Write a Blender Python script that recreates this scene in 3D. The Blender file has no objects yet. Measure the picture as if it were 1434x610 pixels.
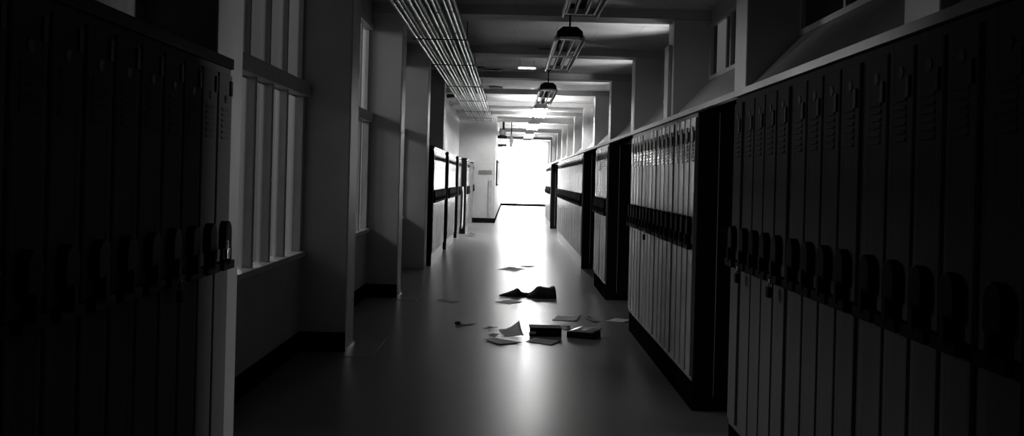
import bpy, math, random
from mathutils import Matrix, Vector
random.seed(7)
scene = bpy.context.scene
COL = scene.collection

# ------------------------------------------------------------------ tuning
WINDOW_E = 20.0      # daylight through the far end windows
TUBE_E = 138.0        # lit fluorescent tubes
ROOM_W = 720.0
BACK_FILL_W = 1900.0  # added light from the left rear, for the right sills
DOOR_W = 95.0       # daylight through the open classroom door on the right
CLER_W = 590.0       # daylight rising through the right clerestory windows        # daylight from the classrooms on the left
EXPOSURE = 0.0

# ------------------------------------------------------------------ camera model (1434 x 610)
F, VX, VY, ROLL, EYE = 1450.0, 715.5, 250.0, 0.0253, 1.55
def uv(x, y):
    dx, dy = x - VX, y - VY
    return dx*math.cos(ROLL) + dy*math.sin(ROLL), -dx*math.sin(ROLL) + dy*math.cos(ROLL)
def on_floor(x, y, h=0.0):
    u, v = uv(x, y); Y = F*(EYE - h)/v
    return Vector((u*Y/F, Y, h))
def at_depth(x, y, Y):
    u, v = uv(x, y)
    return Vector((u*Y/F, Y, EYE - v*Y/F))

cam_data = bpy.data.cameras.new('camera')
cam = bpy.data.objects.new('camera', cam_data); COL.objects.link(cam)
cam_data.sensor_width = 36.0
cam_data.lens = 36.0*F/1434.0
cam_data.shift_x = (717.0 - VX)/1434.0
cam_data.shift_y = (VY - 305.0)/1434.0
cam_data.clip_start = 0.05; cam_data.clip_end = 200
cam.matrix_world = Matrix.Translation((0, 0, EYE)) @ Matrix.Rotation(math.radians(90), 4, 'X') @ Matrix.Rotation(ROLL, 4, 'Z')
scene.camera = cam

# ------------------------------------------------------------------ materials
def mat(name, val, rough=0.5, var=0.15, scale=6.0, metallic=0.0, spec=0.5, coat=0.0, bump=0.0, bump_scale=40.0, stretch=(1, 1, 1), rough_var=0.0):
    m = bpy.data.materials.new(name); m.use_nodes = True
    nt = m.node_tree; b = nt.nodes['Principled BSDF']
    b.inputs['Roughness'].default_value = rough
    b.inputs['Metallic'].default_value = metallic
    b.inputs['Specular IOR Level'].default_value = spec
    b.inputs['Coat Weight'].default_value = coat
    b.inputs['Coat Roughness'].default_value = 0.12
    tc = nt.nodes.new('ShaderNodeTexCoord')
    mp = nt.nodes.new('ShaderNodeMapping'); mp.inputs['Scale'].default_value = stretch
    nt.links.new(tc.outputs['Object'], mp.inputs['Vector'])
    nz = nt.nodes.new('ShaderNodeTexNoise'); nz.inputs['Scale'].default_value = scale; nz.inputs['Detail'].default_value = 5
    nt.links.new(mp.outputs['Vector'], nz.inputs['Vector'])
    cr = nt.nodes.new('ShaderNodeValToRGB')
    lo, hi = val*(1 - var), val*(1 + var)
    cr.color_ramp.elements[0].position = 0.3; cr.color_ramp.elements[0].color = (lo, lo, lo, 1)
    cr.color_ramp.elements[1].position = 0.7; cr.color_ramp.elements[1].color = (hi, hi, hi, 1)
    nt.links.new(nz.outputs['Fac'], cr.inputs['Fac'])
    nt.links.new(cr.outputs['Color'], b.inputs['Base Color'])
    if rough_var > 0:
        mr = nt.nodes.new('ShaderNodeMapRange')
        mr.inputs['To Min'].default_value = rough - rough_var; mr.inputs['To Max'].default_value = rough + rough_var
        nt.links.new(nz.outputs['Fac'], mr.inputs['Value']); nt.links.new(mr.outputs['Result'], b.inputs['Roughness'])
    if bump > 0:
        n2 = nt.nodes.new('ShaderNodeTexNoise'); n2.inputs['Scale'].default_value = bump_scale; n2.inputs['Detail'].default_value = 3
        nt.links.new(mp.outputs['Vector'], n2.inputs['Vector'])
        bp = nt.nodes.new('ShaderNodeBump'); bp.inputs['Strength'].default_value = bump; bp.inputs['Distance'].default_value = 0.01
        nt.links.new(n2.outputs['Fac'], bp.inputs['Height']); nt.links.new(bp.outputs['Normal'], b.inputs['Normal'])
    return m

def tiled(m, sx, sy, line=0.6, axis='XY', offset=0.5, mortar=0.01, alt=.93):
    """darken thin joints of a tile / block grid into an existing mat()"""
    nt = m.node_tree; b = nt.nodes['Principled BSDF']
    tc = nt.nodes.new('ShaderNodeTexCoord')
    br = nt.nodes.new('ShaderNodeTexBrick')
    br.offset = offset; br.inputs['Scale'].default_value = 1.0
    br.inputs['Brick Width'].default_value = sx; br.inputs['Row Height'].default_value = sy
    br.inputs['Mortar Size'].default_value = mortar; br.inputs['Mortar Smooth'].default_value = 0.2
    br.inputs['Color1'].default_value = (1, 1, 1, 1); br.inputs['Color2'].default_value = (alt, alt, alt, 1)
    br.inputs['Mortar'].default_value = (line, line, line, 1)
    if axis == 'XY':
        nt.links.new(tc.outputs['Object'], br.inputs['Vector'])
    else:
        sp = nt.nodes.new('ShaderNodeSeparateXYZ'); cb = nt.nodes.new('ShaderNodeCombineXYZ')
        nt.links.new(tc.outputs['Object'], sp.inputs[0])
        ad = nt.nodes.new('ShaderNodeMath'); ad.operation = 'ADD'
        nt.links.new(sp.outputs['X'], ad.inputs[0]); nt.links.new(sp.outputs['Y'], ad.inputs[1])
        nt.links.new(ad.outputs[0], cb.inputs['X']); nt.links.new(sp.outputs['Z'], cb.inputs['Y'])
        nt.links.new(cb.outputs[0], br.inputs['Vector'])
    old = b.inputs['Base Color'].links[0].from_socket
    mx = nt.nodes.new('ShaderNodeMix'); mx.data_type = 'RGBA'; mx.blend_type = 'MULTIPLY'; mx.inputs[0].default_value = 1
    nt.links.new(old, mx.inputs[6]); nt.links.new(br.outputs['Color'], mx.inputs[7])
    nt.links.new(mx.outputs[2], b.inputs['Base Color'])
    return m

def emit(name, strength):
    m = bpy.data.materials.new(name); m.use_nodes = True
    nt = m.node_tree; nt.nodes.clear()
    o = nt.nodes.new('ShaderNodeOutputMaterial'); e = nt.nodes.new('ShaderNodeEmission')
    e.inputs['Color'].default_value = (1, 1, 1, 1); e.inputs['Strength'].default_value = strength
    nt.links.new(e.outputs[0], o.inputs['Surface'])
    return m

def frosted(name, clear, val):
    m = bpy.data.materials.new(name); m.use_nodes = True
    nt = m.node_tree; nt.nodes.clear()
    o = nt.nodes.new('ShaderNodeOutputMaterial')
    tr = nt.nodes.new('ShaderNodeBsdfTransparent'); tl = nt.nodes.new('ShaderNodeBsdfTranslucent'); gl = nt.nodes.new('ShaderNodeBsdfGlossy')
    tl.inputs['Color'].default_value = (val, val, val, 1); tr.inputs['Color'].default_value = (.9, .9, .9, 1)
    gl.inputs['Roughness'].default_value = 0.15; gl.inputs['Color'].default_value = (.5, .5, .5, 1)
    nz = nt.nodes.new('ShaderNodeTexNoise'); nz.inputs['Scale'].default_value = 3
    m1 = nt.nodes.new('ShaderNodeMixShader'); m1.inputs[0].default_value = 1 - clear
    m2 = nt.nodes.new('ShaderNodeMixShader')
    mr = nt.nodes.new('ShaderNodeMapRange'); mr.inputs['To Min'].default_value = .03; mr.inputs['To Max'].default_value = .09
    nt.links.new(nz.outputs['Fac'], mr.inputs['Value']); nt.links.new(mr.outputs[0], m2.inputs[0])
    nt.links.new(tr.outputs[0], m1.inputs[1]); nt.links.new(tl.outputs[0], m1.inputs[2])
    nt.links.new(m1.outputs[0], m2.inputs[1]); nt.links.new(gl.outputs[0], m2.inputs[2])
    nt.links.new(m2.outputs[0], o.inputs['Surface'])
    return m

M = {}
M['floor'] = tiled(mat('waxed_floor', 0.185, 0.29, 0.05, .8, spec=0.07, coat=0.0, bump=0.0, bump_scale=3, rough_var=0.025), .305, .305, .93, offset=0.0, mortar=.003, alt=.985)
M['patch'] = mat('dark_floor_area', 0.07, 0.35, 0.2, 8)
M['ceiling'] = tiled(mat('ceiling_board', 0.42, 0.8, 0.12, 2.0, bump=.1), 1.22, .61, .7, offset=0.5, mortar=.008)
M['wall'] = tiled(mat('painted_block', 0.42, 0.5, 0.08, 3.0, bump=.08, bump_scale=60), .40, .20, .9, 'XZ', .5, .006)
M['pillar'] = mat('painted_pillar', 0.45, 0.48, 0.07, 3.0, bump=.06, bump_scale=60)
M['beam'] = mat('painted_beam', 0.38, 0.7, 0.1, 3.0)
M['frame'] = mat('painted_wood', 0.5, 0.45, 0.12, 8.0, stretch=(3, 3, .5))
M['base'] = mat('black_rubber_base', 0.006, 0.8, 0.3, 6.0, spec=.0)
M['basepale'] = mat('scuffed_steel_base', 0.45, 0.22, 0.5, 9.0, metallic=.7)
M['hood'] = mat('hood_paint', 0.4, 0.35, 0.15, 5.0, coat=.15)
M['locker'] = mat('locker_paint', 0.25, 0.25, 0.16, 5.0, spec=.5, stretch=(1, 1, .35))
M['lockerdoor'] = mat('locker_door_paint', 0.25, 0.24, 0.1, 5.0, spec=.5, stretch=(2, 2, .08))
M['matteshade'] = mat('matte_shade_locker_paint', 0.25, 0.6, 0.1, 5.0, spec=.0, stretch=(1.5, 1.5, .3))  # same locker paint, sheen removed so the shaded near rows stay dark
M['darkmetal_shade'] = mat('dark_metal_and_shade', 0.01, 0.65, 0.3, 12.0, spec=.04)  # dark metal parts, and row ends painted black for shade
M['slot'] = mat('slot_black', 0.008, 0.7, 0.3, 10.0)
M['steel'] = mat('bright_steel', 0.6, 0.25, 0.2, 15.0, metallic=1)
M['pipe'] = mat('pipe_metal', 0.5, 0.3, 0.35, 3.0, metallic=.6, stretch=(1, .6, 1))
M['pipepaint'] = mat('pipe_paint', 0.38, 0.45, 0.3, 3.0, stretch=(1, .4, 1))
M['fixture'] = mat('fixture_enamel', 0.6, 0.3, 0.12, 8.0)
M['tubeoff'] = mat('tube_unlit', 0.1, 0.45, 0.04, 8.0)
M['tube'] = emit('tube_lit', TUBE_E)
M['daylight'] = emit('daylight_pane', WINDOW_E)
M['doorfill'] = emit('added_door_glow', 0.25)  # unseen glow added in door glass to brighten the far left lockers
M['dimpane'] = emit('lit_room_pane', 0.085)
M['glass'] = frosted('frosted_glass', 0.5, 0.12)
M['frostpane'] = frosted('pale_frosted_glass', 0.5, 0.1)
M['upperglass'] = frosted('dim_upper_glass', 0.2, 0.1)  # passes less through than the lower panes
M['clearglass'] = frosted('clear_glass', 0.95, 0.2)
M['darkglass'] = mat('dark_glass', 0.01, 0.12, 0.2, 3.0)
M['paper'] = mat('paper', 0.6, 0.75, 0.12, 14.0)
M['greypaper'] = mat('grey_paper', 0.3, 0.7, 0.25, 10.0)
M['darkpaper'] = mat('dark_paper', 0.05, 0.6, 0.25, 10.0)
M['cover'] = mat('book_cover', 0.008, 0.7, 0.3, 20.0, spec=.1)
M['glossypage'] = mat('glossy_page', 0.7, 0.22, 0.1, 30.0, spec=.6)
M['pages'] = mat('book_pages', 0.75, 0.8, 0.12, 60.0, stretch=(.3, .3, 8))
M['bag'] = mat('bag_cloth', 0.012, 0.85, 0.4, 25.0, bump=.3, bump_scale=120)
M['cloth'] = mat('white_cloth', 0.75, 0.85, 0.1, 20.0, bump=.2)
M['litboard'] = mat('lit_board', 0.85, 0.2, 0.05, 8.0)  # white gloss imitates light caught by the slipped ceiling board
M['sign'] = mat('sign_plate', 0.12, 0.45, 0.25, 20.0)
M['greydoor'] = mat('grey_door', 0.33, 0.5, 0.15, 6.0)

# ------------------------------------------------------------------ mesh helpers
class MB:
    def __init__(s): s.v = []; s.f = []; s.sm = []
    def add(s, vs, fs, smooth=False):
        n = len(s.v); s.v += [tuple(p) for p in vs]
        for f in fs: s.f.append([i + n for i in f]); s.sm.append(smooth)
    def box(s, a, b):
        x0, y0, z0 = a; x1, y1, z1 = b
        s.add([(x0,y0,z0),(x1,y0,z0),(x1,y1,z0),(x0,y1,z0),(x0,y0,z1),(x1,y0,z1),(x1,y1,z1),(x0,y1,z1)],
              [(0,3,2,1),(4,5,6,7),(0,1,5,4),(1,2,6,5),(2,3,7,6),(3,0,4,7)])
        return s
    def prism(s, prof, axis, a, b):
        """extrude a 2D profile along an axis ('x': profile is (y,z); 'y': (x,z); 'z': (x,y))"""
        def P(p, t):
            return {'x': (t, p[0], p[1]), 'y': (p[0], t, p[1]), 'z': (p[0], p[1], t)}[axis]
        n = len(prof)
        s.add([P(p, a) for p in prof] + [P(p, b) for p in prof],
              [tuple(range(n))[::-1], tuple(range(n, 2*n))] + [(i, (i+1) % n, n + (i+1) % n, n + i) for i in range(n)])
        return s
    def tube(s, pts, r, n=10, cap=True):
        pts = [Vector(p) for p in pts]; rs = r if isinstance(r, (list, tuple)) else [r]*len(pts)
        vs = []; fs = []
        for i, p in enumerate(pts):
            d = (pts[min(i+1, len(pts)-1)] - pts[max(i-1, 0)]).normalized()
            ref = Vector((0, 0, 1)) if abs(d.z) < .9 else Vector((1, 0, 0))
            a = d.cross(ref).normalized(); b = d.cross(a)
            for k in range(n):
                t = 2*math.pi*k/n; vs.append(p + (a*math.cos(t) + b*math.sin(t))*rs[i])
        for i in range(len(pts)-1):
            for k in range(n):
                fs.append((i*n+k, i*n+(k+1) % n, (i+1)*n+(k+1) % n, (i+1)*n+k))
        s.add(vs, fs, True)
        if cap:
            m = len(vs) - n
            s.add(vs[:n], [tuple(range(n))]); s.add(vs[m:], [tuple(range(n))[::-1]])
        return s
    def lathe(s, c, prof, n=20):
        vs = [(c[0] + r*math.cos(2*math.pi*k/n), c[1] + r*math.sin(2*math.pi*k/n), c[2] + z) for r, z in prof for k in range(n)]
        fs = [(i*n+k, i*n+(k+1) % n, (i+1)*n+(k+1) % n, (i+1)*n+k) for i in range(len(prof)-1) for k in range(n)]
        s.add(vs, fs, True)
        return s
    def build(s, name, m, parent=None, bevel=0.0, loc=None):
        me = bpy.data.meshes.new(name); me.from_pydata(s.v, [], s.f); me.update()
        me.polygons.foreach_set('use_smooth', s.sm)
        import bmesh
        bm = bmesh.new(); bm.from_mesh(me); bmesh.ops.recalc_face_normals(bm, faces=bm.faces[:]); bm.to_mesh(me); bm.free()
        me.materials.append(m)
        o = bpy.data.objects.new(name, me); COL.objects.link(o)
        if parent is not None: o.parent = parent
        if loc is not None: o.location = loc
        if bevel > 0:
            md = o.modifiers.new('bevel', 'BEVEL'); md.width = bevel; md.segments = 2; md.limit_method = 'ANGLE'
        return o

def struct(o): o['kind'] = 'structure'; return o
def tag(o, label, cat, group=None):
    o['label'] = label; o['category'] = cat
    if group: o['group'] = group
    return o
def thing(name, label, cat, loc=(0, 0, 0), rz=0.0, group=None):
    o = bpy.data.objects.new(name, None); COL.objects.link(o); o.location = loc; o.rotation_euler = (0, 0, rz)
    o.empty_display_size = .1
    return tag(o, label, cat, group)
def copy_tree(o, parent=None):
    c = o.copy(); COL.objects.link(c)
    if parent is not None: c.parent = parent
    for ch in list(o.children): copy_tree(ch, c)
    return c
def nth(n):
    return ['first', 'second', 'third', 'fourth', 'fifth', 'sixth', 'seventh', 'eighth', 'ninth', 'tenth', 'eleventh', 'twelfth', 'thirteenth',
            'fourteenth', 'fifteenth', 'sixteenth', 'seventeenth', 'eighteenth', 'nineteenth', 'twentieth'][n]

# ------------------------------------------------------------------ the corridor
Y0, Y1 = -1.6, 60.0
def PY(k): return 4.95 + 4.11*k
PW = 0.46                      # pillar width along the corridor
XL, XLW = -1.414, -1.82        # left pillar fronts, left window plane
XR, XRW = 2.03, 2.50           # right pillar fronts, right window plane
XLOCK, XLOCKL = 1.267, -1.35  # locker fronts
ZC, ZB = 3.75, 3.63
YW = 35.8                      # white wall that narrows the corridor
XN = -0.55

struct(MB().box((-2.1, Y0, -.15), (2.9, Y1, 0)).build('floor', M['floor']))
struct(MB().box((-2.1, Y0, ZC), (2.9, Y1, ZC + .15)).build('ceiling', M['ceiling']))
struct(MB().box((-2.1, Y0 - .15, -.15), (2.9, Y0, ZC + .15)).build('wall_back', M['wall']))

# left wall: below and above the windows in the near bays, solid further on
m = MB()
YWIN = PY(3)
m.box((-2.0, Y0, 0), (XLW, YWIN, .83))
m.box((-2.0, Y0, 3.45), (XLW, YWIN, ZC))
m.box((-2.0, YWIN, 0), (XLW, YW, ZC))
m.box((-2.0, Y0, .83), (XLW, PY(-1), 3.45))
struct(m.build('wall_left', M['wall']))
# the white wall facing us where the corridor narrows, and the left wall beyond it
struct(MB().box((-2.1, YW, 0), (XN, Y1, ZC)).build('wall_left', M['wall']))
# right wall: low wall behind the lockers, header over the windows
m = MB()
m.box((XR, Y0, 0), (XR + .12, 5.93, 2.36)); m.box((XR, 6.52, 0), (XR + .12, Y1, 2.36)); m.box((XR, 5.93, 2.14), (XR + .12, 6.52, 2.36))
m.box((XRW, Y0, 3.58), (XRW + .14, Y1, ZC))
m.box((XRW, Y0, 2.0), (XRW + .14, Y1, 2.86))
struct(m.build('wall_right', M['wall']))

for k in range(-1, 5):
    y = PY(k)
    struct(MB().box((-1.99, y, 0), (XL, y + PW, ZB)).build('pillar', M['pillar'], bevel=.012))
    if k not in (3, 4):
        struct(MB().box((XL + .001, y + .0, 0), (XL + .012, y + PW, .022)).build('glint_strip', M['steel']))  # steel strip added to give the glint along the pillar foot
        struct(MB().box((XLW, y - .012, 0), (XL, y, .17)).build('baseboard_left', M['base']))
for k in range(-1, 3):
    struct(MB().box((XLW, PY(k) + PW, 0), (XLW + .012, PY(k+1) - .012, .17)).build('baseboard_left', M['base']))
struct(MB().box((XLW, YW - .02, 0), (XN + .02, YW, .17)).build('baseboard_left', M['base']))
struct(MB().box((XN, YW, 0), (XN + .02, 59.4, .12)).build('baseboard_left', M['base']))
for k in range(-1, 13):
    y = PY(k)
    struct(MB().box((XR, y, 2.2), (2.64, y + PW, ZB)).build('pillar', M['pillar'], bevel=.012))
    struct(MB().box(((XLW if y < YW else XN), y, ZB), (XRW + .1, y + PW, ZC)).build('beam', M['beam']))
# sloping sills under the right windows and the window panes above them
wn = 1
for k in range(-1, 12):
    a, b = PY(k) + PW, PY(k+1)
    struct(MB().prism([(XR, 2.36), (XRW, 2.86), (XRW, 2.78), (XR, 2.26)], 'y', a, b).build('trim_1', M['hood']))
    c = a + 1.35 if k in (2, 3, 4) else a
    w = struct(MB().box((XRW + .03, c, 2.86), (XRW + .04, b, 3.58)).build('window_%d' % wn, M['darkglass'])); wn += 1
    if c > a: MB().box((XRW + .03, a, 2.86), (XRW + .04, c, 3.58)).build('clear_pane', M['clearglass'], w)
    fr = MB()
    fr.box((XRW - .01, a, 2.86), (XRW + .06, b, 2.91)).box((XRW - .01, a, 3.53), (XRW + .06, b, 3.58))
    for j in range(4):
        yy = a + (b - a - .05)*j/3
        fr.box((XRW - .01, yy, 2.91), (XRW + .06, yy + .05, 3.53))
    fr.build('window_frame', M['frame'], w)
    if k == 1:
        MB().box((XRW + .02, 12.38, 2.915), (XRW + .029, 12.86, 3.525)).build('lit_pane', M['dimpane'], w)

# hood over the right lockers: a fascia and a sloping top running back to the wall
struct(MB().prism([(XLOCK - .02, 2.04), (XLOCK - .02, 2.075), (XR, 2.37), (XR, 2.33), (XLOCK + .02, 2.04)], 'y', Y0, 37.6).build('trim_2', M['hood']))

# left windows of the near bays
def left_window(k, n):
    gm = M['glass'] if k >= 0 else M['darkglass']  # nearest bay made opaque to keep light off the near lockers
    a, b = PY(k) + PW, PY(k+1)
    root = struct(MB().box((XLW - .10, a, .83), (XLW + .05, b, .875)).build('window_%d' % n, M['frame'], bevel=.006))
    MB().box((XLW - .10, a, 2.22), (XLW + .05, b, 2.34)).build('transom', M['frame'], root, bevel=.006)
    MB().box((XLW - .10, a, 3.39), (XLW + .03, b, 3.45)).build('head', M['frame'], root)
    fr = MB(); gl = MB(); up = MB()
    step = (b - a)/3.5
    fr.box((XLW - .09, a, .875), (XLW + .02, a + .06, 2.22))
    fr.box((XLW - .09, b - .10, .875), (XLW + .01, b, 2.22))
    y = b - .68; ys = [b - .10]
    while y > a + .3:
        fr.box((XLW - .09, y - .03, .875), (XLW - .0, y + .03, 2.22)); ys.append(y); y -= .52
    ys.append(a + .06)
    fr.build('mullion', M['frame'], root, bevel=.005)
    for j in range(len(ys) - 1):
        MB().box((XLW - .065, ys[j+1], .875), (XLW - .055, ys[j], 2.22)).build('glass_pane', (gm if j % 2 else M['frostpane']) if k >= 0 else gm, root)
    for j in range(7):
        yy = a + (b - a - .05)*j/6
        up.box((XLW - .09, yy, 2.34), (XLW - .02, yy + .035, 3.39))
    up.build('mullion', M['frame'], root, bevel=.005)
    MB().box((XLW - .065, a, 2.34), (XLW - .055, b, 3.39)).build('glass_pane', M['upperglass'] if k == 0 else gm, root)
for k in range(-1, 3):
    left_window(k, wn); wn += 1

# far end: glazed end wall flooded with daylight
YE = 59.5
struct(MB().box((-2.1, YE + .1, -.15), (2.9, YE + .3, ZC + .15)).build('wall_front', M['wall']))
w = struct(MB().box((XN, YE + .06, .09), (XR, YE + .08, ZB)).build('window_%d' % wn, M['daylight'])); wn += 1
fr = MB()
fr.box((XN, YE, 0), (XR, YE + .1, .14))
fr.build('threshold', M['base'], w)
fr = MB()
for x in (XN, .28, 1.12, XR - .05): fr.box((x, YE + .01, .09), (x + .045, YE + .055, ZB))
fr.box((XN, YE + .01, 2.2), (XR, YE + .055, 2.25))
fr.build('window_frame', M['fixture'], w)
# dark strip added for the shaded portal edge on the right
struct(MB().box((XR - .08, 50.0, 0), (XR + .06, 50.06, ZB)).build('portal_shade_strip', M['greydoor']))

# glazed classroom doors in the gaps between the right locker rows
def glazed_door(n, ya, yb, pane):
    ro = struct(MB().box((XR - .05, ya, 0), (XR - .005, yb, 2.12)).build('door_%d' % n, M['greydoor'], bevel=.006))
    fr = MB()
    fr.box((XR - .09, ya - .08, 0), (XR - .0, ya - .002, 2.2)).box((XR - .09, yb + .002, 0), (XR - .0, yb + .08, 2.2)).box((XR - .09, ya - .08, 2.122), (XR - .0, yb + .08, 2.2))
    fr.build('door_frame', M['frame'], ro)
    MB().box((XR - .056, ya + .12, 1.0), (XR - .049, yb - .12, 1.98)).build('door_glass', pane, ro)
    MB().tube([(XR - .06, ya + .06, 1.0), (XR - .11, ya + .06, 1.0), (XR - .11, ya + .16, 1.0)], .012, 8).build('door_handle', M['steel'], ro)
ro = struct(MB().box((XR + .13, 5.94, .01), (XR + .72, 5.98, 2.12)).build('door_1', M['greydoor'], bevel=.006))
fr = MB()
fr.box((XR - .02, 5.88, 0), (XR + .13, 5.935, 2.2)).box((XR - .02, 6.515, 0), (XR + .13, 6.57, 2.2)).box((XR - .02, 5.935, 2.135), (XR + .13, 6.515, 2.2))
fr.build('door_frame', M['frame'], ro)
MB().tube([(XR + .66, 5.98, 1.0), (XR + .66, 6.03, 1.0), (XR + .58, 6.03, 1.0)], .012, 8).build('door_handle', M['steel'], ro)
glazed_door(2, 11.75, 12.75, M['darkglass'])
glazed_door(3, 16.3, 17.3, M['doorfill'])
glazed_door(4, 29.6, 30.6, M['doorfill'])

# dark flat rectangles on the floor beside two pillars
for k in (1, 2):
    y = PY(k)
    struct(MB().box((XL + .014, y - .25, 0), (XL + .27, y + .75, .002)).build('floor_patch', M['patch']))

# ------------------------------------------------------------------ lockers
LW = 0.226
def locker_proto(w, variant):
    root = thing('locker', 'locker', 'locker')
    h0, h1, d = .2, 2.035, .38
    b = MB()
    b.box((-w/2 + .001, .012, h0), (w/2 - .001, d, h1))
    b.box((-w/2 + .001, 0, h0), (-w/2 + .012, .012, h1)); b.box((w/2 - .012, 0, h0), (w/2 - .001, .012, h1))
    b.box((-w/2 + .012, 0, h1 - .03), (w/2 - .012, .012, h1)); b.box((-w/2 + .012, 0, h0), (w/2 - .012, .012, h0 + .03))
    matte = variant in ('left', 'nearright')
    mb_, md_ = (M['matteshade'], M['matteshade']) if matte else (M['locker'], M['lockerdoor'])
    b.build('body', mb_, root)
    dw = w/2 - .016
    # pan-shaped door: raised centre, folded edges
    dm = MB()
    prof = [(-dw, .010), (-dw, -.0125), (-dw + .006, -.0135), (-dw + .03, -.0135), (-dw + .036, -.0125), (dw - .036, -.0125), (dw - .03, -.0135), (dw - .006, -.0135), (dw, -.0125), (dw, .010)]
    dm.prism(prof, 'z', h0 + .035, h1 - .035)
    door = dm.build('door', md_, root)
    lv = MB(); prof = [(-.009, 1.70)]
    for r in range(6):
        z = 1.70 + .026*r
        prof += [(-.020, z), (-.013, z + .018), (-.013, z + .026)]
    prof.append((-.009, 1.70 + .026*6))
    lv.prism(prof, 'x', -dw + .045, dw - .05)
    lv.build('louver', md_, door)
    zt, zs = (1.925, 1.875) if variant != 'left' else (1.885, 1.94)
    pts = [(.02*math.cos(t*math.pi/7), zt + .02*math.sin(t*math.pi/7)) for t in range(14)]
    MB().prism(pts, 'y', -.016, -.009).build('number_disc', M['slot'], door)
    MB().box((dw - .045, -.022, zs - .035), (dw - .018, -.010, zs + .035)).build('hinge', M['slot'], door)
    hd = MB()
    ar = [(-.05, 1.19), (.05, 1.19)] + [(.05*math.cos(t*math.pi/8), 1.27 + .05*math.sin(t*math.pi/8)) for t in range(9)]
    hd.prism(ar, 'y', -.045, -.009)
    hd.box((-.018, -.055, 1.12), (.018, -.012, 1.2))
    hd.build('handle', M['darkmetal_shade'], door, bevel=.004)
    MB().box((-.09, -.05, 1.095), (.09, -.008, 1.135)).build('latch', M['darkmetal_shade'], door, bevel=.004)
    return root

protos = {}
first_used = set()
def place_locker(kind, w, side, y, label, group, out=0.0):
    key = (kind, round(w, 4))
    if key not in protos: protos[key] = locker_proto(w, kind); o = protos[key]
    else: o = copy_tree(protos[key])
    o['label'] = label; o['group'] = group
    for ch in o.children:
        if ch.name.startswith('door'): ch.rotation_euler[2] = max(-.012, min(.012, random.gauss(0, .006)))
    if side == 'R': o.location = (XLOCK, y, 0); o.rotation_euler = (0, 0, -math.pi/2)
    else: o.location = (XLOCKL + out, y, 0); o.rotation_euler = (0, 0, math.pi/2)
    return o

def locker_row(side, ya, yb, w, labeller, group, gap_every=4, gap=.05, from_near=True, kind='right', out=0.0):
    y = ya; i = 0; res = []
    while y + w <= yb + 1e-6:
        res.append(place_locker(kind, w, side, y + w/2, labeller(i), group, out)); y += w; i += 1
        if gap_every and i % gap_every == 0 and y + gap + w <= yb:
            s = -1 if side == 'R' else 1
            x = XLOCK if side == 'R' else XLOCKL + out
            struct(MB().box((min(x, x - s*.3), y + .001, .2), (max(x, x - s*.3), y + gap - .001, 2.035)).build('trim_4', M['lockerdoor'] if kind == 'right' else M['matteshade'])); y += gap
    return res, y

# right rows
BLOCKS = [(1.95, 5.87), (7.07, 10.9), (13.53, 15.3), (18.2, 27.9), (32.8, 37.5)]
def labA(i):  # counted from its far end
    return 'shadowed steel locker in the nearest right row, %s from its far end' % nth(16 - i) if i <= 16 else ''
nA = 17
ya = 5.87 - (17*LW + 0.05*4)
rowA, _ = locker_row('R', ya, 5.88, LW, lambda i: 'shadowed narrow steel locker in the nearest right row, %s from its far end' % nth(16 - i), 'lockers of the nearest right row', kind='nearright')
rowB, yB = locker_row('R', 7.07, 10.96, LW, lambda i: 'grey steel locker in the second right row, %s from its near end' % nth(i), 'lockers of the second right row')
rowC, yC = locker_row('R', 13.53, 15.4, LW, lambda i: 'grey steel locker in the short row between two black row ends, %s from near end' % nth(i), 'lockers of the short right row')
rowD, yD = locker_row('R', 18.2, 27.9, LW, lambda i: 'narrow bright steel locker in the long right row beyond the short row', 'lockers of the long right row')
rowF, yF = locker_row('R', 32.8, 37.5, LW, lambda i: 'narrow bright steel locker in the farthest right row beside the glowing end window', 'lockers of the farthest right row')
ends = [(ya, 5.88), (7.07, yB), (13.53, yC), (18.2, yD), (32.8, yF)]
for n, (a, b) in enumerate(ends):
    struct(MB().box((XLOCK + .004, a, 0), (XR, b, .2)).build('baseboard_right', M['base'] if n < 3 else M['basepale']))
    struct(MB().box((XLOCK + .385, a + .002, .2), (XR, b - .002, 2.04)).build('wall_right', M['darkmetal_shade']))  # filler behind the lockers coloured black for the shade in the gaps
    struct(MB().box((XLOCK + .01, a - .012, 0), (XLOCK + .145, a, 2.04)).build('trim_5', M['darkmetal_shade']))  # locker ends painted black for the shade on their unlit side
    struct(MB().box((XLOCK + .15, a - .010, 0), (XR, a, 2.04)).build('trim_5', M['darkmetal_shade']))
    struct(MB().box((XLOCK + .1455, a - .016, .1), (XLOCK + .1495, a - .002, 2.03)).build('light_line_strip', M['frame']))  # pale strip drawn in for a hairline of light between the panels

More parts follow.
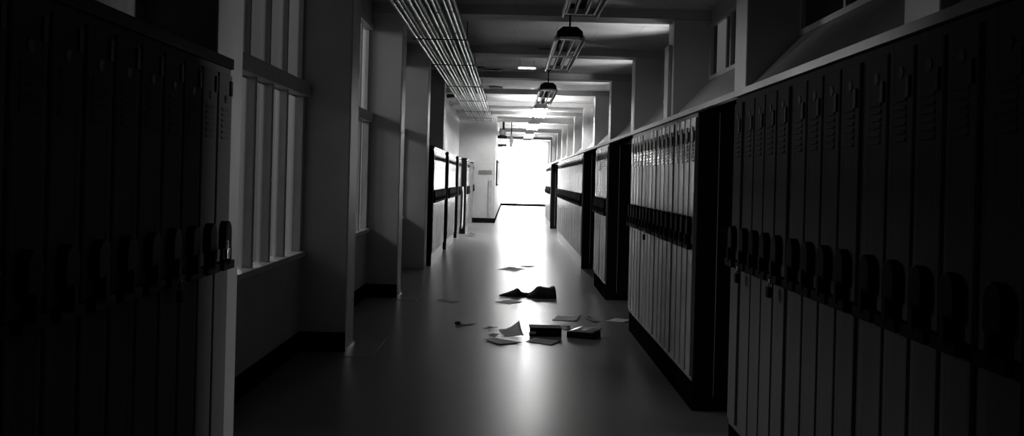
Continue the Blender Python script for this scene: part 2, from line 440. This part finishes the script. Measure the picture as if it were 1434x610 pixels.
# left rows
EW = 0.245
place_E = [4.945 - EW*(i + .5) for i in range(12)]
rowE = []
for i, y in enumerate(place_E):
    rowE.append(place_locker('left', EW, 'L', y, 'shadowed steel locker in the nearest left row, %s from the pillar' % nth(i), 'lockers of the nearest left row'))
LB = [(18.0, 21.05), (22.2, 25.15), (26.5, 28.1), (28.45, 30.2), (35.0, 35.75)]
def mk(n):
    if n == 0: return lambda i: 'bright steel locker in the left row behind the fourth pillar, %s from its near end' % nth(i)
    txt = ['', 'pale steel locker in the second distant left row behind its dark end', 'pale steel locker beside the draped white cloth',
           'dark steel locker in the left row just past the white cloth', 'grey steel locker against the pale facing wall'][n]
    return lambda i: txt
rowsL = []; OUT = [0, 0, 0, .13, .06]
for n, (a, b) in enumerate(LB):
    r, ye = locker_row('L', a, b, LW, mk(n), ['lockers of the first distant left row', 'lockers of the second distant left row', 'lockers of the third distant left row', 'lockers of the fourth distant left row', 'lockers by the facing wall'][n], gap_every=4, gap=.04, out=OUT[n])
    rowsL.append(r)
    struct(MB().box((XLW, a, 0), (XLOCKL - .004 + OUT[n], ye, .2)).build('baseboard_left', M['basepale']))
    struct(MB().box((XLW, a - .01, 0), (XLOCKL - .003 + OUT[n], a - .001, 2.09)).build('trim_5', M['darkmetal_shade'] if n != 4 else M['greydoor']))  # row ends painted black for shade, grey where lamplight reaches
    struct(MB().prism([(XLOCKL + .012 + OUT[n], 2.04), (XLOCKL + .012 + OUT[n], 2.07), (XLW, 2.12), (XLW, 2.04)], 'y', a - .01, ye).build('trim_2', M['hood']))
struct(MB().box((XLW, 4.945 - 12*EW, 0), (XLOCKL - .004, 4.94, .2)).build('baseboard_left', M['base']))
struct(MB().box((XLOCKL - .36, 4.945 - 12*EW, 2.035), (XLOCKL + .015, 4.948, 2.085)).build('trim_2', M['darkmetal_shade'], bevel=.004))

# padlocks
def padlock(loc, rz, label, steel):
    t = thing('padlock', label, 'padlock', loc, rz, None)
    b = MB(); b.prism([(-.022, -.05), (.022, -.05), (.026, -.02), (.022, 0), (-.022, 0), (-.026, -.02)], 'y', -.011, .011)
    b.build('lock_body', steel, t, bevel=.004)
    MB().tube([(-.014, 0, -.005)] + [(-.014*math.cos(a*math.pi/6), 0, .02 + .014*math.sin(a*math.pi/6)) for a in range(7)] + [(.014, 0, -.005)], .0035, 8).build('shackle', M['steel'], t)
    return t
padlock((XLOCKL + .058, rowE[0].location.y - .08, 1.20), math.pi/2, 'shiny padlock hanging on the locker beside the near left pillar', M['steel'])
padlock((XLOCKL + .058, rowE[3].location.y, 1.08), math.pi/2, 'padlock on the fourth locker from the near left pillar', M['darkmetal_shade'])
padlock((XLOCK - .058, rowB[9].location.y, 1.08), -math.pi/2, 'dark padlock dangling below the handle row of the second right row', M['darkmetal_shade'])
padlock((XLOCK - .058, rowA[15].location.y, 1.08), -math.pi/2, 'dark padlock on the second last locker of nearest right row', M['darkmetal_shade'])
padlock((XLOCK - .058, rowA[12].location.y, 1.08), -math.pi/2, 'dark padlock on the fifth last locker of nearest right row', M['darkmetal_shade'])

# white cloth hanging from a handle on the far left row
cl = MB(); rows_, cols_ = 12, 6; vs = []; fs = []
for r in range(rows_ + 1):
    for c in range(cols_ + 1):
        t = r/rows_; s = c/cols_ - .5
        vs.append((XLOCKL + .078 + .015*math.sin(s*9 + t*2) + .05*(1 - t)*t, 27.35 + s*(.3 - .14*t) + .1*t, 1.28 - 1.05*t + .03*math.sin(s*6)))
for r in range(rows_):
    for c in range(cols_):
        i = r*(cols_+1) + c; fs.append((i, i+1, i+cols_+2, i+cols_+1))
cl.add(vs, fs, True)
o = cl.build('cloth', M['cloth']); o.modifiers.new('thick', 'SOLIDIFY').thickness = .012
tag(o, 'white cloth draped from a locker handle on the far left', 'cloth')

# ------------------------------------------------------------------ pipes under the ceiling on the left
px0, px1, npipe = -1.40, -0.69, 12
zp = 3.54
for i in range(npipe):
    t = i/(npipe - 1)
    x = px0 + (px1 - px0)*t + [0, .008, -.006, .004, .012, -.004, .006, .01, -.004, .012, .006, 0][i]
    r = [.024, .018, .020, .026, .018, .023, .018, .022, .019, .019, .022, .018][i]
    z = zp - .0 + r - .03 + (0.0 if i % 3 else .0)
    yend = YW - .005
    o = MB().tube([(x, Y0 + .02, z), (x, yend, z)], r, 12).build('pipe', M['pipe'] if i % 3 != 2 else M['pipepaint'])
    tag(o, 'long metal pipe under the ceiling, %s from the left of the bundle' % nth(i), 'pipe', 'pipes under the ceiling')
    y = 1.0 + random.uniform(0, 3)
    while y < yend - 1:
        MB().tube([(x, y, z), (x, y + .09, z)], r + .004, 12).build('coupling', M['pipepaint'], o); y += 3.05 + random.uniform(-.2, .6)
hang_y = [5.9, 8.4, 11.2, 14.6, 17.9, 22.1, 26.2, 30.3, 33.5]
for n, y in enumerate(hang_y):
    t = thing('pipe_hanger', 'steel hanger bar under the pipe bundle, %s from the camera' % nth(n), 'hanger', ((px0 + px1)/2, y, 3.48), 0, 'hangers of the ceiling pipes')
    hw = (px1 - px0)/2 + .03
    MB().box((-hw, -.012, .0), (hw, .012, .012)).build('bar', M['darkmetal_shade'], t)
    for s in (-1, 1):
        MB().tube([(s*(hw - .01), 0, .02), (s*(hw - .01), 0, ZC - 3.48)], .006, 8).build('rod', M['darkmetal_shade'], t)

# ------------------------------------------------------------------ fluorescent fixtures
def fixture(ya, yb, lit, label):
    X, z = .69, 3.30
    L = yb - ya
    t = thing('ceiling_light', label, 'ceiling light', (X, ya, z), 0, 'fluorescent fixtures of the corridor')
    MB().box((-.045, 0, .06), (.045, L, .13)).build('channel', M['fixture'] if lit else M['darkmetal_shade'], t, bevel=.006)  # housing coloured white on lit fixtures to imitate their glare
    bb = MB()
    bb.prism([(-.16, .03), (.16, .03), (.16, .10), (.09, .16), (-.09, .16), (-.16, .10)], 'y', -.02, .12)
    bb.build('ballast_box', M['fixture'] if lit else M['darkmetal_shade'], t, bevel=.006)
    MB().box((-.12, -.03, .0), (.12, .02, .032)).build('end_cap', M['fixture'], t, bevel=.004)
    nu = 2
    for u_ in range(nu):
        a, b = L*u_/nu + .05, L*(u_ + 1)/nu - .05
        for x in (-.15, -.06, .06, .15):
            MB().tube([(x, a, .015), (x, b, .015)], .019, 12).build('tube', M['tube'] if lit else M['tubeoff'], t)
        for yy in (a, b):
            MB().box((-.18, yy - .02, .0), (.18, yy + .02, .062)).build('lamp_holder', M['fixture'], t, bevel=.004)
    for s in (-1, 1):
        MB().box((s*.185 - .006, .0, -.03), (s*.185 + .006, L, .035)).build('side_rail', M['fixture'], t)
    for yy in (.05, L - .1):
        MB().tube([(0, yy, .12), (0, yy, ZC - z - .03)], .012, 8).build('stem', M['darkmetal_shade'], t)
        MB().lathe((0, yy, ZC - z - .05), [(.001, 0), (.05, 0), (.06, .05), (.001, .05)], 14).build('canopy', M['darkmetal_shade'], t)
fixture(7.4, 11.0, False, 'unlit fluorescent ceiling light at the top edge, nearest of the row')
fixture(12.9, 16.5, False, 'unlit fluorescent ceiling light with dark end box, second of the row')
fixture(20.4, 24.0, False, 'small unlit fluorescent ceiling light just before the glowing ones')
fixture(25.6, 29.2, True, 'glowing fluorescent ceiling light, nearest of the lit ones')
fixture(33.0, 36.6, True, 'glowing fluorescent ceiling light, second of the lit ones')
fixture(40.4, 44.0, True, 'glowing fluorescent ceiling light, third of the lit ones')
fixture(47.0, 49.8, True, 'glowing fluorescent ceiling light nearest the end window')

# ------------------------------------------------------------------ ceiling damage: slipped and missing boards
def ceil_piece(x0, x1, y, depth, m, label, name='ceiling_board', drop=.02):
    a = at_depth(x0, y, 1.0); h = ZC - drop - EYE
    _, v = uv((x0 + x1)/2, y); Y = F*h/(-v)
    xa, xb = at_depth(x0, y, Y).x, at_depth(x1, y, Y).x
    o = MB().box((xa, Y, ZC - drop - .012), (xb, Y + depth, ZC - drop)).build(name, m, bevel=.003)
    # two short wires hold the slipped board
    wr = MB()
    for x in (xa + .03, xb - .03): wr.tube([(x, Y + depth/2, ZC - drop - .004), (x, Y + depth/2, ZC)], .003, 6)
    wr.build('wire', M['darkmetal_shade'], o)
    tag(o, label, 'ceiling board')
ceil_piece(726, 751, 93, .35, M['litboard'], 'pale slipped ceiling board left of the second unlit light', drop=.14)
ceil_piece(680, 703, 97, .3, M['slot'], 'dark plate marking a missing ceiling board beside the pipes, below the dark beam')  # dark plates added to stand for openings left by missing boards
ceil_piece(669, 679, 94.5, .3, M['slot'], 'small dark plate marking a missing ceiling board touching the pipe bundle')
ceil_piece(755, 773, 68, .3, M['slot'], 'dark plate marking a missing ceiling board immediately left of second unlit light')
ceil_piece(685, 704, 121.5, .4, M['slot'], 'dark plate marking a missing ceiling board farthest along beside the pipes')
ceil_piece(704, 724, 126.5, .3, M['greypaper'], 'grey slipped ceiling board beside the farthest dark plate')

# ------------------------------------------------------------------ white facing wall and what hangs there
def on_wall(x, y): return at_depth(x, y, YW)
a, b = on_wall(671, 243), on_wall(689, 238.4)
t = tag(MB().box((a.x, YW - .03, a.z), (b.x, YW, b.z)).build('wall_sign', M['sign'], bevel=.004), 'small dark sign plate on the pale facing wall', 'sign')
a, b = on_wall(683, 312), on_wall(689.3, 252.5)
struct(MB().box((a.x, YW - .04, .17), (b.x, YW, b.z)).build('trim_7', M['greydoor'], bevel=.006))
a, b = on_wall(662, 300), on_wall(668, 300)
# notice board on the side of the narrow passage
yb0, yb1 = 38.2, 43.0
t = thing('notice_board', 'dark notice board on the left side wall of the narrow end passage', 'notice board', (XN, yb0, 1.32))
MB().box((0, 0, 0), (.03, yb1 - yb0, .85)).build('board', M['greydoor'], t)
fb = MB()
fb.box((0, -.04, -.04), (.05, 0, .89)); fb.box((0, yb1 - yb0, -.04), (.05, yb1 - yb0 + .04, .89)); fb.box((0, 0, -.04), (.05, yb1 - yb0, 0)); fb.box((0, 0, .85), (.05, yb1 - yb0, .89))
fb.build('frame', M['darkmetal_shade'], t)
# round pendant lamp, slim pendant and white sign box near the ceiling
p = at_depth(703.5, 186, 38.0)
t = thing('pendant_lamp', 'white globe lamp on a dark rod by the pale wall corner', 'lamp', (p.x, p.y, p.z))
MB().lathe((0, 0, 0), [(.001, -.09), (.08, -.08), (.125, -.02), (.13, .03), (.10, .09), (.05, .125), (.001, .13)], 20).build('globe', M['fixture'], t)
MB().tube([(.04, .05, .11), (.04, .05, ZC - p.z)], .04, 10).build('rod', M['darkmetal_shade'], t)
MB().lathe((0, 0, 0), [(.001, -.2), (.17, -.2), (.17, -.1), (.10, -.085), (.001, -.085)], 20).build('collar', M['darkmetal_shade'], t)
p = at_depth(716, 197, 38.6)
t = thing('pendant_lamp', 'slim white lamp on a thin dark rod right of globe lamp', 'lamp', (p.x, p.y, p.z))
MB().lathe((0, 0, 0), [(.001, -.24), (.06, -.22), (.07, 0), (.05, .22), (.001, .24)], 16).build('shade', M['fixture'], t)
MB().tube([(0, 0, .23), (0, 0, ZC - p.z)], .02, 8).build('rod', M['darkmetal_shade'], t)
a, b = at_depth(694, 201.5, 37.4), at_depth(712, 196.5, 37.4)
t = thing('sign_box', 'white boxed sign bracketed out from the pale wall corner', 'sign', (XN, 37.4, a.z))
MB().box((.0, 0, 0), (b.x - XN, .08, b.z - a.z)).build('box', M['cloth'], t, bevel=.006)
MB().box((.05, .01, -.09), (b.x - XN - .05, .07, 0)).build('bracket', M['darkmetal_shade'], t)

# little loudspeaker box high on the left wall
p = at_depth(629.5, 131, 27.6)
t = thing('wall_speaker', 'small dark box bracketed high on left wall under the pipes', 'speaker', (XLW, p.y, p.z))
MB().prism([(.06, -.12), (.28, -.08), (.28, .12), (.06, .14)], 'y', -.12, .12).build('case', M['darkmetal_shade'], t, bevel=.008)
MB().box((0, -.03, -.02), (.065, .03, .05)).build('bracket', M['darkmetal_shade'], t)

# conduit cover on the front of the right pillar
y = PY(2)
o = tag(MB().box((XR - .05, y + .12, 2.37), (XR, y + PW - .02, 3.32)).build('conduit_cover', M['pillar'], bevel=.01), 'pale metal conduit cover on the front of right pillar', 'conduit cover')

# ------------------------------------------------------------------ on the floor
def sheet(pts, lifts, m, name, label, cat='paper', curl=.005, group='papers scattered on the floor', seed=0):
    P = [on_floor(*p) for p in pts]
    c = sum(P, Vector())/4; n = 8; vs = []; fs = []
    rnd = random.Random(seed); ph = rnd.uniform(0, 6)
    for i in range(n + 1):
        for j in range(n + 1):
            s, t = i/n, j/n
            q = (P[0]*(1-s) + P[1]*s)*(1-t) + (P[3]*(1-s) + P[2]*s)*t
            l = (lifts[0]*(1-s)**2 + lifts[1]*s**2)*(1-t)**2 + (lifts[3]*(1-s)**2 + lifts[2]*s**2)*t**2
            z = .003 + l + curl*(.5 + .5*math.sin(s*4 + t*3 + ph))*(abs(s-.5) + abs(t-.5))
            vs.append((q.x - c.x, q.y - c.y, z))
    for i in range(n):
        for j in range(n):
            k = i*(n+1) + j; fs.append((k, k+1, k+n+2, k+n+1))
    mb = MB(); mb.add(vs, fs, True)
    o = mb.build(name, m, loc=(c.x, c.y, 0)); md = o.modifiers.new('thick', 'SOLIDIFY'); md.thickness = .002
    return tag(o, label, cat, group)
S = sheet
S([(678,476),(690,472),(731,480.6),(699,482.8)], (.006,.0,.004,.008), M['paper'], 'paper_sheet', 'flat loose paper nearest the camera, left of two', seed=1)
S([(736,478),(750,473.6),(785,477.8),(773,483.6)], (.0,.006,.008,.0), M['paper'], 'paper_sheet', 'flat loose paper in front of the black thick book', seed=2)
S([(697,463.5),(727,463.5),(734,472),(706,471)], (.0,.11,.0,.0), M['paper'], 'paper_sheet', 'crumpled upright paper left of the black thick book', seed=3, curl=.018)
S([(684,468.5),(690,467.3),(699,469.3),(692,471)], (.0,.01,.01,.0), M['greypaper'], 'paper_scrap', 'small paper scrap touching the left of crumpled upright paper', seed=4)
S([(676,459.5),(686,458.4),(697,459.3),(685,461)], (.0,.01,.01,.0), M['greypaper'], 'paper_scrap', 'small grey scrap left behind the crumpled upright paper', seed=5)
S([(773,448.5),(781,443.5),(814,443.2),(808,450)], (.0,.01,.02,.0), M['paper'], 'paper_sheet', 'flat paper lying behind the two books', seed=6)
S([(817,445.5),(823,444.8),(840,450),(833,451.3)], (.01,.02,.0,.01), M['darkpaper'], 'paper_scrap', 'dark curled strip at right edge of paper behind the books', seed=7)
S([(744,459.5),(741,455.5),(798,456),(800,462)], (.01,.01,.0,.0), M['greypaper'], 'paper_sheet', 'grey paper tucked behind the thick black book', seed=8)
S([(806,458.8),(815,456.6),(844,461),(838,463.2)], (.0,.0,.01,.0), M['greypaper'], 'paper_sheet', 'grey paper tucked behind the book with open pages', seed=9)
S([(848,449.5),(862,446.4),(886,448.6),(874,452)], (.0,.0,.01,.0), M['paper'], 'paper_sheet', 'paper lying against the foot of the right lockers', seed=10)
S([(697,376.7),(713,375),(738,376),(722,378.6)], (.0,.02,.0,.03), M['greypaper'], 'paper_sheet', 'grey paper on the bright floor beyond the bag', seed=11)
S([(727,372.5),(738,371.5),(751,373),(740,374.3)], (.0,.0,.01,.0), M['paper'], 'paper_sheet', 'farthest pale paper on the bright floor beyond the bag', seed=12)
S([(693,422.5),(708,420.8),(732,423),(713,425.6)], (.0,.01,.0,.0), M['paper'], 'paper_sheet', 'pale paper just in front of the dark bag', seed=13)
S([(613,419.8),(622,418.8),(643,423),(634,424.6)], (.0,.01,.01,.0), M['greypaper'], 'paper_sheet', 'lone grey paper on the left part of floor beside pillars', seed=14)
S([(637,453.8),(648,452.2),(667,453.4),(652,455.4)], (.0,.0,.0,.0), M['greypaper'], 'paper_scrap', 'thin grey scrap with a dark lump at its left', seed=15)
p = on_floor(641, 454.2)
mb = MB(); mb.lathe((0, 0, 0), [(.001, 0), (.03, .002), (.036, .015), (.022, .03), (.001, .034)], 10)
tag(mb.build('crumpled_wad', M['darkpaper'], loc=(p.x, p.y, .004)), 'small dark crumpled wad on the left end of thin scrap', 'litter')
S([(652,329.6),(659,327.8),(667,329.5),(660,331.4)], (.03,.04,.02,.02), M['darkpaper'], 'rag', 'dark rag on the far floor near the left lockers', cat='rag', group=None, seed=16, curl=.05)

# books
def book(cx, cy, rz, w, d, h, label, pages_side, tilt=0.0):
    t = thing('book', label, 'book', (cx, cy, 0.001), rz, 'books on the floor')
    c = MB(); th = .006
    c.box((-w/2, -d/2, 0), (w/2, d/2, th))
    c.box((-w/2, -d/2, th), (w/2, -d/2 + th, h - th) if pages_side != 'front' else (-w/2 + th, d/2, h - th))
    if tilt == 0.0:
        c.box((-w/2, -d/2, h - th), (w/2, d/2, h))
    else:
        c.prism([(-d/2, h - th), (-d/2, h), (d/2 - .02, h + tilt), (d/2 - .02, h + tilt - th)], 'x', -w/2 - .01, -w/2 + .015)
    c.build('cover', M['cover'], t, bevel=.002)
    MB().box((-w/2 + .012, -d/2 + .0065, th), (w/2 - .008, d/2 - .008, h - th)).build('pages', M['pages'], t)
    return t
p = on_floor(763.5, 471.3)
t = book(p.x, p.y + .12, .03, .315, .22, .085, 'thick black closed book lying among the papers', 'back')
MB().box((-.152, -.1165, .025), (-.095, -.1095, .05)).build('spine_label', M['pages'], t)
p = on_floor(819, 474.2)
# second book: a thick volume whose pages show, lying open on its back cover
t = thing('book', 'black book lying open with bright pages facing up', 'book', (p.x, p.y + .13, .001), -.38, 'books on the floor')
MB().prism([(-.135, .0), (.135, .0), (.135, .06), (.125, .06), (.120, .012), (-.118, .012), (-.125, .055), (-.135, .055)], 'y', -.12, .12).build('cover', M['cover'], t, bevel=.002)
MB().prism([(-.117, .013), (.117, .013), (.117, .07), (.06, .082), (0, .078), (-.06, .084), (-.117, .066)], 'y', -.112, .116).build('pages', M['glossypage'], t)
MB().box((-.136, -.13, .0), (.136, -.1205, .062)).build('spine', M['cover'], t, bevel=.002)

# dark bag with a flopped-over flap
def lump(prof, depth, name, m, parent, y_off=0.0, wob=.012, seed=3):
    """closed lump whose height along x follows prof [(x, h)] and falls away front and back"""
    rnd = random.Random(seed); nx, ny = 44, 14; vs = []; fs = []
    xs0, xs1 = prof[0][0], prof[-1][0]
    def hh(x):
        for (xa, ha), (xb, hb) in zip(prof, prof[1:]):
            if xa <= x <= xb:
                t = (x - xa)/(xb - xa); return ha + (hb - ha)*t
        return prof[-1][1]
    ph = [rnd.uniform(0, 6) for _ in range(4)]
    for i in range(nx + 1):
        x = xs0 + (xs1 - xs0)*i/nx; h = max(hh(x), .006)
        dd = depth*(.35 + .65*min(1, h/.09))
        for j in range(ny + 1):
            a = math.pi*j/ny
            yy = -math.cos(a)*dd; z = h*math.sin(a)**.6 if 0 < j < ny else 0
            w_ = wob*math.sin(a)*(math.sin(x*31 + ph[0] + j) + .7*math.sin(x*57 + j*1.7 + ph[1]))*min(1, h/.06)
            vs.append((x, yy + y_off + w_, max(0, z + .4*w_)))
    for i in range(nx):
        for j in range(ny):
            k = i*(ny+1) + j; fs.append((k, k+1, k+ny+2, k+ny+1))
        k = i*(ny+1); fs.append((k, k+ny+1, k+2*ny+1, k+ny))
    mb = MB(); mb.add(vs, fs, True)
    mb.add(vs[:ny+1], [tuple(range(ny+1))]); mb.add(vs[-(ny+1):], [tuple(range(ny+1))])
    return mb.build(name, m, parent)
p = on_floor(740, 417.0)
bag = thing('bag', 'dark collapsed bag lying on the glossy floor', 'bag', (p.x, p.y + .14, .001))
k = 1/107.0
bodyp = [(-.02,.02),(.02,.055),(.06,.085),(.11,.135),(.15,.14),(.19,.128),(.24,.128),(.28,.13),(.31,.145),(.335,.15),(.35,.14),(.36,.10),(.368,.05)]
lump(bodyp, .15, 'bag_body', M['bag'], bag)
flapp = [(-.385,.008),(-.33,.028),(-.27,.045),(-.22,.065),(-.17,.095),(-.145,.105),(-.12,.085),(-.09,.055),(-.05,.045),(.0,.05),(.05,.05)]
lump(flapp, .10, 'flap', M['bag'], bag, .05, wob=.008, seed=9)
MB().tube([(-.02, -.13, .02), (.1, -.165, .012), (.2, -.17, .012), (.31, -.155, .014), (.36, -.08, .03)], .010, 8).build('strap', M['bag'], bag)

# ------------------------------------------------------------------ light
w = bpy.data.worlds.new('world'); scene.world = w; w.use_nodes = True
w.node_tree.nodes['Background'].inputs['Color'].default_value = (1, 1, 1, 1)
w.node_tree.nodes['Background'].inputs['Strength'].default_value = 0.0
def area(name, loc, rot, sx, sy, power):
    d = bpy.data.lights.new(name, 'AREA'); d.shape = 'RECTANGLE'; d.size = sx; d.size_y = sy; d.energy = power
    o = bpy.data.objects.new(name, d); COL.objects.link(o); o.location = loc; o.rotation_euler = rot
    return o
# daylight from the windows of the classrooms across the left partition
for y, p_ in ((-2.0, .08), (3.6, .008), (7.6, .2), (11.2, .65)):
    area('classroom_daylight_and_fill', (-7.0, y, 3.9), (0, math.radians(-72), 0), 1.2, 2.5, ROOM_W*p_)

area('doorway_daylight', (5.0, 7.3, 1.0), (0, math.radians(90), 0), 1.0, 1.3, DOOR_W)
o = area('classroom_daylight_and_fill', (-7.0, 22.5, 3.7), (0, math.radians(-88), 0), .8, 2.5, BACK_FILL_W)  # unseen fill light added to rake the right sills and pillar fronts
for k in (2, 3, 4):
    o = area('clerestory_daylight', (4.8, PY(k) + .2, 1.9), (0, 0, 0), 1.2, 1.2, CLER_W)
    o.rotation_euler = (Vector((1.6, PY(k) + 2.2, 3.75)) - o.location).to_track_quat('-Z', 'Y').to_euler()

scene.view_settings.view_transform = 'Standard'
scene.view_settings.look = 'None'
scene.view_settings.gamma = 1.0
scene.view_settings.use_curve_mapping = False
scene.view_settings.exposure = EXPOSURE
scene.cycles.max_bounces = 12
scene.cycles.diffuse_bounces = 6
scene.cycles.glossy_bounces = 6
scene.cycles.transparent_max_bounces = 12
scene.cycles.sample_clamp_indirect = 4.0
scene.cycles.use_denoising = True
